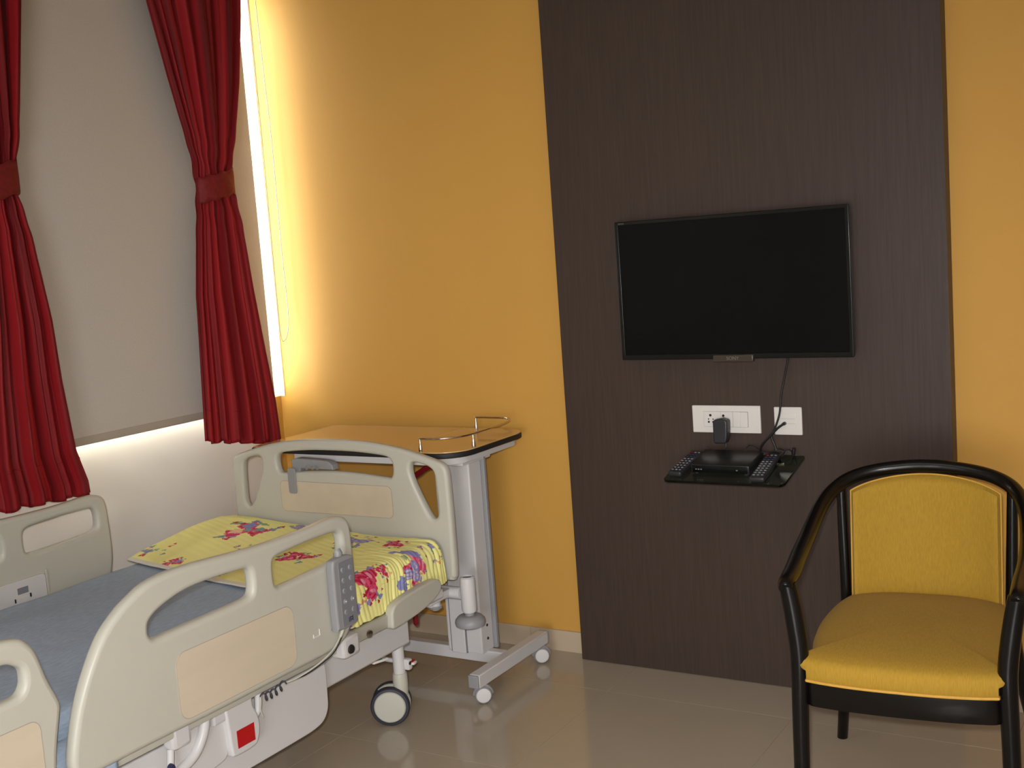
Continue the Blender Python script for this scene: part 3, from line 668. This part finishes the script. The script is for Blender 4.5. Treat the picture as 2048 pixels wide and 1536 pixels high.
for a, b in (((-1.152,.474),(-1.150,.487)), ((-1.146,.478),(-1.136,.480)), ((-1.146,.484),(-1.136,.486)), ((-1.147,.474),(-1.145,.488)), ((-1.137,.474),(-1.135,.488))): box_into(bm, (HX+.0270, a[0], a[1]), (HX+.0278, b[0], b[1]))
finish('keypad_symbol', tomesh(bm), 'mark', hd)
# clip that goes over the rail bar
tube('handset_clip', [(HX+.006,-1.150,.648),(HX+.008,-1.150,.66),(HX+.004,-1.150,.664)], .012, 'grey', hd, 12)
cab = [(HX+.010,-1.160,.460),(HX+.008,-1.163,.447),(HX+.006,-1.170,.436),(HX+.003,-1.20,.410),(HX-.006,-1.25,.389),(HX-.025,-1.31,.372),(HX-.040,-1.345,.368)]
tube('handset_cord', cab, .0022, 'cord', hd, 8, 6)
tube('cord_sleeve', cab[:3], [.0058,.005,.004], 'cord', hd, 10, 4)
hel = []
for i in range(90):
    t = i/89; a = 2*PI*4.5*t; hel.append((1.132+.007*math.cos(a), -1.345-.082*t, .366-.006*t+.010*math.sin(a)-.006*math.sin(PI*t)))
tube('coiled_cord', hel, .0019, 'rubber', hd, 6)
tube('handset_cord', [hel[-1],(1.128,-1.43,.35),(1.120,-1.425,.325),(1.112,-1.409,.300)], .0025, 'cord', hd, 8, 5)
tube('handset_cord', [(HX+.010,-1.157,.448),(HX+.004,-1.20,.402),(1.15,-1.27,.370),(1.132,-1.33,.366)], .0016, 'cable', hd, 6, 6)

# ------------------------------------------------------------ overbed table
ot = thing('overbed_table', 'overbed table with chrome gallery rail standing between the bed and orange wall', 'table', (1.0, -.30, 0))
TZ = .800
def ttop(i=0, x0=.275, x1=1.135, y0=-.495, y1=-.045):
    pts = [(x0+i, y0+i), ((x0+x1)/2, y0+i)]
    # rounded right end
    r = .10
    pts = [(x0+i, y0+i)]
    for cx, cy, a0 in ((x1-r, y0+r, -PI/2), (x1-r+.02, y1-r+.02, 0)):
        rr = r-i if a0 < 0 else r-.02-i
        for k in range(9): a = a0+PI/2*k/8; pts.append((cx+rr*math.cos(a), cy+rr*math.sin(a)))
    pts.append((x0+i, y1-i)); return pts
tp = ttop()
cut = .872
left = [p for p in tp if p[0] <= cut-.001]; 
topL = [(.275,-.495),(cut-.001,-.495),(cut-.001,-.045),(.275,-.045)]
topR = [(cut+.001,-.495)]+[p for p in tp if p[0] > cut+.001]+[(cut+.001,-.045)]
plate('tabletop', topL, [], 'z', TZ, .004, .001, 'tabletop', ot, 0); plate('tabletop', topR, [], 'z', TZ, .004, .001, 'tabletop', ot, 0)
plate('table_edge', ttop(-.003), [], 'z', TZ-.0035, .018, .004, 'dark', ot, 0)
plate('under_tray', ttop(.012, x0=.44, x1=1.128), [], 'z', TZ-.0215, .024, .003, 'metal', ot, 0)
for x, y in ((.985,-.478), (1.118,-.37), (.93,-.062)):
    lathe('gallery_post', [(0,0),(.0065,0),(.0065,.012),(.003,.022),(.003,.040),(.0,.042)], (x, y, TZ), (0,0,1), 'chrome', ot, 14)
gz = TZ+.041
tube('gallery_rail', [(.985,-.478,gz-.003),(.987,-.478,gz),(1.02,-.479,gz),(1.055,-.474,gz),(1.09,-.452,gz),(1.110,-.42,gz),(1.118,-.37,gz),(1.119,-.25,gz),(1.112,-.16,gz),(1.095,-.10,gz),(1.06,-.068,gz),(1.0,-.062,gz),(.935,-.062,gz),(.93,-.062,gz-.003)], .0034, 'chrome', ot, 10, 6)
CXa, CXb, CYa, CYb = .955, 1.092, -.372, -.300
col = box('column', (CXa, CYa, .10), (CXb, CYb, TZ-.046), 'metal', ot, .005)
box('column_rear', (CXa-.01, CYb+.001, .10), (CXb+.012, CYb+.016, TZ-.05), 'grey', ot, .003)
box('inner_column', (CXa+.020, CYa-.008, .098), (CXa+.075, CYa-.001, .300), 'metal', ot, .003)
box('column_flute', (CXa+.016, CYa-.004, .10), (CXa+.019, CYa+.002, .35), 'dgrey', ot, 0); box('column_flute', (CXa+.076, CYa-.004, .10), (CXa+.079, CYa+.002, .35), 'dgrey', ot, 0)
for z in (.145, .19): lathe('bolt', [(0,.003),(.004,.002),(.005,0)], (CXb, -.335, z), (1,0,0), 'dark', ot, 12)
for x in (CXa+.03, CXa+.055): lathe('bolt', [(0,.004),(.005,.003),(.006,0)], (x, CYa-.01, TZ-.052), (0,-1,0), 'dgrey', ot, 12)
box('table_bracket', (CXa-.06, -.42, TZ-.058), (CXb+.01, -.25, TZ-.045), 'metal', ot, .004)
box('base_tube', (.36, -.345, .062), (1.150, -.310, .104), 'metal', ot, .004)
FTX = 1.168
for fx, s in ((FTX, 1), (.36, -1)):
    ft = box('foot_bar', (fx-.019, -.545, .060), (fx+.019, -.105, .104), 'metal', ot, .004)
    box('end_cap', (fx-.0185, -.553, .061), (fx+.0185, -.545, .103), 'grey', ft, .003); box('end_cap', (fx-.0185, -.105, .061), (fx+.0185, -.097, .103), 'grey', ft, .003)
    for y in (-.515, -.140):
        n = Vector((.62,-.78,0)); tr = Vector((.78,.62,0))
        wc = Vector((fx, y, .0295))+tr*.008
        cs = lathe('caster', [(0,.060),(.008,.060),(.008,.045),(.016,.043),(0,.042)], (fx, y, 0), (0,0,1), 'grey', ot, 16)
        bm = bmesh.new(); tube_into(bm, [wc+(-tr*math.cos(t_)+Vector((0,0,1))*math.sin(t_))*.0255 for t_ in [math.radians(a) for a in range(0, 181, 20)]], .0095, 10); finish('caster_hood', tomesh(bm), 'grey', cs)
        for sg in (1, -1):
            lathe('wheel', [(.012,.0165),(.024,.016),(.0285,.011),(.0295,.006),(.0285,.004),(.0,.004)], wc, n*sg, 'grey', cs, 28)
            lathe('wheel_cover', [(0,.0188),(.015,.0186),(.0225,.0172),(.0235,.0155),(0,.0150)], wc, n*sg, 'metal', cs, 28)
tube('release_lever', [(.955,-.33,.73),(.90,-.33,.715),(.86,-.33,.692),(.80,-.33,.66)], [.006,.009,.010,.010], 'dred', ot, 12, 4)

# ------------------------------------------------------------ television
tv = thing('television', 'flat black television mounted on the brown wall panel', 'television', (1.915, -.10, 1.045))
TX0, TX1, TZ0, TZ1 = 1.5495, 2.2805, 1.045, 1.479; TY = -.132
plate('tv_bezel', rrect(TX0, TZ0, TX1, TZ1, .003, 2), [rrect(TX0+.012, TZ0+.016, TX1-.012, TZ1-.012, .001, 1)[::-1]], 'y', TY, .012, .002, 'tv', tv, 0)
box('tv_screen', (TX0+.010, TY+.0025, TZ0+.012), (TX1-.010, TY+.006, TZ1-.010), 'screen', tv, 0)
box('tv_back', (TX0+.003, TY+.0075, TZ0+.003), (TX1-.003, TY+.035, TZ1-.003), 'tv', tv, .006)
box('tv_back', (TX0+.12, TY+.034, TZ0+.05), (TX1-.12, TY+.055, TZ1-.12), 'tv', tv, .008)
box('wall_bracket', (1.80, TY+.054, 1.14), (2.03, PY-.0005, 1.36), 'dark', tv, .002)
lg = box('tv_badge', (1.857, TY-.008, 1.036), (1.983, TY+.010, 1.0575), 'logo', tv, .002)
def text(name, body, size, loc, m, parent, ext=.0006):
    cu = bpy.data.curves.new('t', 'FONT'); cu.body = body; cu.size = size; cu.extrude = ext; cu.align_x = 'CENTER'; cu.align_y = 'CENTER'
    ob = bpy.data.objects.new('t', cu); C.objects.link(ob)
    me = bpy.data.meshes.new_from_object(ob.evaluated_get(bpy.context.evaluated_depsgraph_get())); bpy.data.objects.remove(ob)
    me.materials.clear(); me.transform(Matrix.Translation(loc) @ Matrix.Rotation(PI/2, 4, 'X')); return finish(name, me, m, parent, smooth=False)
text('badge_lettering', 'SONY', .015, (1.92, TY-.0085, 1.0468), 'logotext', lg)
text('corner_lettering', 'BRAVIA', .006, (TX0+.024, TY-.0005, TZ1-.0065), 'logotext', tv, .0003)

# ------------------------------------------------------------ switch plates
sp = thing('switch_plate', 'wide white socket plate under the television with a plug in it', 'socket', (1.862, PY, .806), group=None)
S0x, S0z = 1.7507, .8058
plate('plate', rrect(S0x, S0z, S0x+.222, S0z+.086, .003, 3), [], 'y', PY-.010, .010, .003, 'switch', sp, 0)
box('plate_frame_line', (1.789, PY-.0104, .8245), (1.934, PY-.0098, .8735), 'grey', sp, 0)
box('socket_module', (1.7897, PY-.0122, .8252), (1.845, PY-.0098, .8728), 'switch', sp, .0008)
box('socket_module', (1.8456, PY-.0122, .8252), (1.884, PY-.0098, .8728), 'switch', sp, .0008)
box('rocker_switch', (1.8846, PY-.0125, .8252), (1.9085, PY-.0098, .8728), 'switch', sp, .0015)
box('rocker_switch', (1.9091, PY-.0150, .8252), (1.9333, PY-.0098, .8728), 'switch', sp, .0015)
for x, z, r in ((1.812,.8615,.0042),(1.8055,.8495,.0022),(1.8205,.8490,.0022),(1.8060,.8405,.0034),(1.8205,.8405,.0034),(1.8545,.8605,.0042)):
    lathe('socket_hole', [(0,.0004),(r,.0004),(r,-.001)], (x, PY-.0122, z), (0,-1,0), 'dark', sp, 14)
s2 = thing('switch_plate', 'small square white cable outlet plate right of the socket plate', 'socket', (2.058, PY, .803))
plate('plate', rrect(2.0155, .8035, 2.101, .8888, .003, 3), [], 'y', PY-.010, .010, .003, 'switch', s2, 0)
box('blank_module', (2.0345, PY-.0112, .823), (2.082, PY-.0098, .869), 'switch', s2, .0008)
for z in (.8385, .8535): box('module_line', (2.035, PY-.0116, z-.0003), (2.0815, PY-.0110, z+.0003), 'grey', s2, 0)
# adapter
ad = thing('power_adapter', 'black plug adapter pushed into the wide white socket plate', 'adapter', (1.858, -.10, .775))
plate('adapter_body', [(1.833,.783),(1.837,.779),(1.868,.779),(1.874,.784),(1.878,.80),(1.880,.845),(1.876,.853),(1.862,.857),(1.838,.853),(1.833,.846)], [], 'y', -.112, .034, .005, 'adapter', ad, 0)
box('adapter_neck', (1.845, -.080, .815), (1.877, PY-.0126, .850), 'adapter', ad, .003)
tube('adapter_cord', [(1.868,-.098,.780),(1.868,-.098,.770),(1.862,-.100,.758),(1.856,-.102,.752)], .0022, 'cable', ad, 8, 4)

# ------------------------------------------------------------ tilted glass shelf and what lies on it
th = math.atan(.195)
SM = Matrix.Translation((0, PY, .742)) @ Matrix.Rotation(th, 4, 'X')     # local: x along wall, y from wall (negative = towards room), z up from glass
sh = thing('glass_shelf', 'dark green tinted glass shelf fixed to the brown panel', 'shelf', (1.918, PY, .73))
so_ = rrect(1.732, -.232, 2.108, -.002, .020, 6)
plate('shelf_pane', so_, [], 'z', 0, .008, .0015, 'shelfglass', sh, 0, M4=SM)
for x in (1.80, 2.045):
    bm = bmesh.new(); box_into(bm, (x-.012, -.060, -.020), (x+.012, .0015, -.0085), .003, SM); b1 = finish('shelf_clamp', tomesh(bm), 'chrome', sh)
    bm = bmesh.new(); box_into(bm, (x-.0008, -.21, -.0100), (x+.0008, -.06, -.0085), 0, SM); finish('clamp_arm', tomesh(bm), 'chrome', b1)
e = .0002
stb = thing('set_top_box', 'black set top box lying on the glass shelf', 'set top box', (1.90, -.17, .72))
bm = bmesh.new(); box_into(bm, (1.806, -.176, .0035), (1.990, -.050, .031), .004, SM); bx = finish('box_body', tomesh(bm), 'box', stb)
bm = bmesh.new(); box_into(bm, (1.812, -.1785, .006), (1.984, -.1755, .028), .001, SM); fp = finish('front_panel', tomesh(bm), 'tv', stb)
for x in (1.822, 1.83, 1.838, 1.95): 
    bm = bmesh.new(); box_into(bm, (x, -.1795, .016), (x+.005, -.1783, .0185), 0, SM); finish('indicator', tomesh(bm), 'button', stb)
for x, y in ((1.82,-.165),(1.976,-.165),(1.82,-.065),(1.976,-.065)):
    bm = bmesh.new(); lathe_into(bm, [(0,e),(.006,e),(.006,.004),(0,.004)], SM @ Matrix.Translation((x, y, 0)), 12); finish('rubber_foot', tomesh(bm), 'rubber', stb)
def remote(label, x, y, rz, L, W, cols, rows):
    t = thing('remote_control', label, 'remote control', SM @ Vector((x, y, 0)))
    RM = SM @ Matrix.Translation((x, y, 0)) @ Matrix.Rotation(rz, 4, 'Z')
    bm = bmesh.new(); box_into(bm, (-W/2, -L/2, e), (W/2, L/2, .017), .006, RM, 3); finish('remote_body', tomesh(bm), 'adapter', t)
    for j in range(rows):
        for i in range(cols):
            cx = (i-(cols-1)/2)*W*.27; cyy = L*.40-j*L*.80/(rows-1)
            bm = bmesh.new(); box_into(bm, (cx-.0036, cyy-.0026, .0165), (cx+.0036, cyy+.0026, .0188), .001, RM)
            finish('remote_button', tomesh(bm), 'dred' if (j == 0 and i == 0) else ('mark' if j in (1, 2) else ('dgrey' if (i+j)%3 else 'button')), t)
remote('dark remote control at the left end of the glass shelf', 1.768, -.118, -.06, .175, .044, 3, 9)
remote('dark remote control right of the set top box on the glass shelf', 2.022, -.128, .05, .19, .046, 3, 10)
# cables
cb = thing('television_cable', 'black television cable dropping past the outlet plate to the shelf', 'cable', (2.04, -.08, .76))
tube('cable_run', [(2.075,-.085,1.10),(2.072,-.082,1.045),(2.056,-.078,.98),(2.044,-.078,.93),(2.036,-.078,.87),(2.020,-.079,.825),(2.008,-.080,.800),(2.016,-.080,.775),(2.022,-.082,.757)], .0032, 'cable', cb, 8, 6)
a2 = thing('antenna_cable', 'black antenna cable plugged into the small square outlet plate', 'cable', (2.03, -.08, .76))
tube('cable_run', [(2.047,-.079,.8385),(2.030,-.084,.826),(2.010,-.088,.806),(1.990,-.090,.785),(1.976,-.088,.765),(1.974,-.082,.742),(1.976,-.075,.768-.02)], .0036, 'cable', a2, 8, 6)
lathe('cable_plug', [(0,.012),(.005,.012),(.0055,0),(0,0)], (2.0485,PY-.0115,.8395), (0,-1,0), 'cable', a2, 12)
l3 = thing('loose_cable', 'thin black cable looping behind the set top box', 'cable', (1.96, -.08, .76))
tube('cable_run', [(1.925,-.095,.752),(1.930,-.092,.764),(1.943,-.090,.7725),(1.960,-.088,.768),(1.978,-.085,.757),(2.0,-.082,.752),(2.018,-.082,.752),(2.03,-.09,.752),(2.044,-.095,.756),(2.060,-.085,.762),(2.068,-.078,.755)], .0018, 'cable', l3, 8, 6)
tube('cable_run', [(2.00,-.10,.745),(2.015,-.085,.757),(2.035,-.08,.762),(2.050,-.09,.757),(2.045,-.105,.748),(2.02,-.11,.750)], .0018, 'cable', l3, 8, 6)
lathe('cable_plug', [(0,0),(.005,0),(.006,.004),(.005,.022),(0,.022)], (2.072,-.076,.744), (.2,-.1,1), 'cable', l3, 12)

# ------------------------------------------------------------ armchair
ac = thing('armchair', 'black framed armchair with mustard upholstered seat and curved back', 'chair', (2.555, -.70, 0), math.radians(5.4))
ct, st = math.cos(math.radians(5.4)), math.sin(math.radians(5.4))
def W(p): return Vector((2.555+p[0]*ct-p[1]*st, -.70+p[0]*st+p[1]*ct, p[2]))
hl = [(-.236,-.300,.632),(-.238,-.282,.640),(-.241,-.2,.645),(-.247,-.1,.655),(-.248,0,.672),(-.245,.08,.695),(-.239,.14,.717),(-.226,.19,.738),(-.202,.235,.758),(-.165,.265,.773),(-.114,.283,.784),(-.05,.290,.792)]
hoop = hl+[(0,.291,.794)]+[(-a, b, c) for a, b, c in hl[::-1]]
rad = [.015,.0185,.020,.020,.0195,.019,.0185,.018,.0175,.0172,.017,.017]; rad = rad+[.017]+rad[::-1]
tube('arm_hoop', [W(p) for p in hoop], rad, 'black', ac, 16, 6)
for s in (-1, 1):
    tube('front_leg', [W((s*a, b, c)) for a, b, c in [(.236,-.284,.640),(.229,-.284,.60),(.221,-.286,.545),(.215,-.288,.49),(.2145,-.290,.44),(.218,-.291,.30),(.222,-.292,.001)]], [.019,.020,.0205,.0205,.020,.0185,.0165], 'black', ac, 18, 6)
    tube('rear_leg', [W((s*a, b, c)) for a, b, c in [(.205,.232,.757),(.203,.228,.65),(.200,.222,.52),(.200,.222,.42),(.213,.255,.28),(.236,.320,.12),(.254,.372,.001)]], [.012,.0135,.0145,.0155,.016,.015,.0145], 'black', ac, 18, 6)
# seat
so2 = [(-.150,-.322),(-.19,-.313),(-.205,-.309),(-.224,-.305),(-.222,-.296),(-.196,-.272),(-.197,-.235),(-.211,-.15),(-.217,-.05),(-.212,.06),(-.20,.15),(-.178,.205),(-.13,.232),(-.06,.242)]
outl = [(0,-.332),(-.08,-.330)]+so2+[(0,.244)]+[(-a, b) for a, b in so2[::-1]]+[(.08,-.330)]
OP = [Vector(p) for p in cr_spline([(a, b, 0) for a, b in outl], 5, True)]
cen = Vector((0,-.05,0)); prof = [(.985,.4275),(1.0,.434),(1.004,.450),(1.002,.463),(.985,.472),(.95,.478),(.86,.484),(.7,.489),(.5,.4925),(.25,.4945)]
def cx_(x, y, z): return max(-.197, min(.197, x)) if (z < .452 and y < -.262) else x
bm = bmesh.new(); rings = []
for f, z in prof:
    rings.append([bm.verts.new(W((cx_((cen+(p-cen)*f).x, (cen+(p-cen)*f).y, z), (cen+(p-cen)*f).y, z-.004*max(0, (p.y-.0)/.24)*(z > .46)))) for p in OP])
for A, B in zip(rings[:-1], rings[1:]):
    for k in range(len(OP)): bm.faces.new((A[k], A[(k+1) % len(OP)], B[(k+1) % len(OP)], B[k]))
cv = bm.verts.new(W((0,-.05,.494)))
for k in range(len(OP)): bm.faces.new((rings[-1][k], rings[-1][(k+1) % len(OP)], cv))
bm.faces.new(rings[0][::-1])
seat = finish('seat', tomesh(bm), 'mustard', ac)
tube('seat_piping', [W((cx_(p.x*.998, p.y, .43), p.y*.998, .4285)) for p in OP], .0034, 'piping', seat, 8, closed=True)
# seat frame
fo = [(0,-.320),(-.08,-.318),(-.15,-.312),(-.20,-.298),(-.208,-.25),(-.212,-.1),(-.205,.08),(-.19,.19),(-.12,.222)]; fo = fo+[(0,.228)]+[(-a, b) for a, b in fo[:0:-1]]
FO = cr_spline([(a, b, 0) for a, b in fo], 5, True); bm = bmesh.new(); R_ = []
for f, z in ((.985,.4265),(.99,.425),(.992,.370),(.985,.366),(.90,.366),(.90,.4265)):
    R_.append([bm.verts.new(W((p.x*f, p.y*f, z))) for p in FO])
for A, B in zip(R_, R_[1:]+R_[:1]):
    for k in range(len(FO)): bm.faces.new((A[k], A[(k+1) % len(FO)], B[(k+1) % len(FO)], B[k]))
finish('seat_frame', tomesh(bm), 'black', ac)
# back cushion: concave slab under the hoop
n, k = 48, 40
def back_pt(u, v, side):
    hw = .179
    x = hw*u; zt = .774-.028*u*u-.006*u**8; zb = .447
    z = zb+(zt-zb)*v; y = .285-.062*u*u*(1) - .030*(1-v)
    ed = min(1, min((1-abs(u))/.09, (1-v)/.07, v/.07)); ed = math.sqrt(max(0, 1-(1-ed)**2))
    return (x, y + side*((.016 if side < 0 else .008)*ed) - .006*(side < 0)*ed, z)
bm = bmesh.new(); G = {}
for side in (-1, 1):
    for i in range(n+1):
        for j in range(k+1):
            u, v = 2*i/n-1, j/k
            if side == 1 and (i in (0, n) or j in (0, k)): G[side, i, j] = G[-1, i, j]; continue
            G[side, i, j] = bm.verts.new(W(back_pt(u, v, side)))
    for i in range(n):
        for j in range(k):
            q = [G[side, i, j], G[side, i+1, j], G[side, i+1, j+1], G[side, i, j+1]]; bm.faces.new(q if side < 0 else q[::-1])
bk = finish('back_cushion', tomesh(bm), 'mustard', ac)
loop = [back_pt(2*i/n-1, 1, -1) for i in range(n+1)]+[back_pt(1, 1-j/k, -1) for j in range(1, k+1)]+[back_pt(1-2*i/n, 0, -1) for i in range(1, n+1)]+[back_pt(-1, j/k, -1) for j in range(1, k)]
tube('back_piping', [W(p) for p in loop], .0024, 'piping', bk, 8, closed=True)
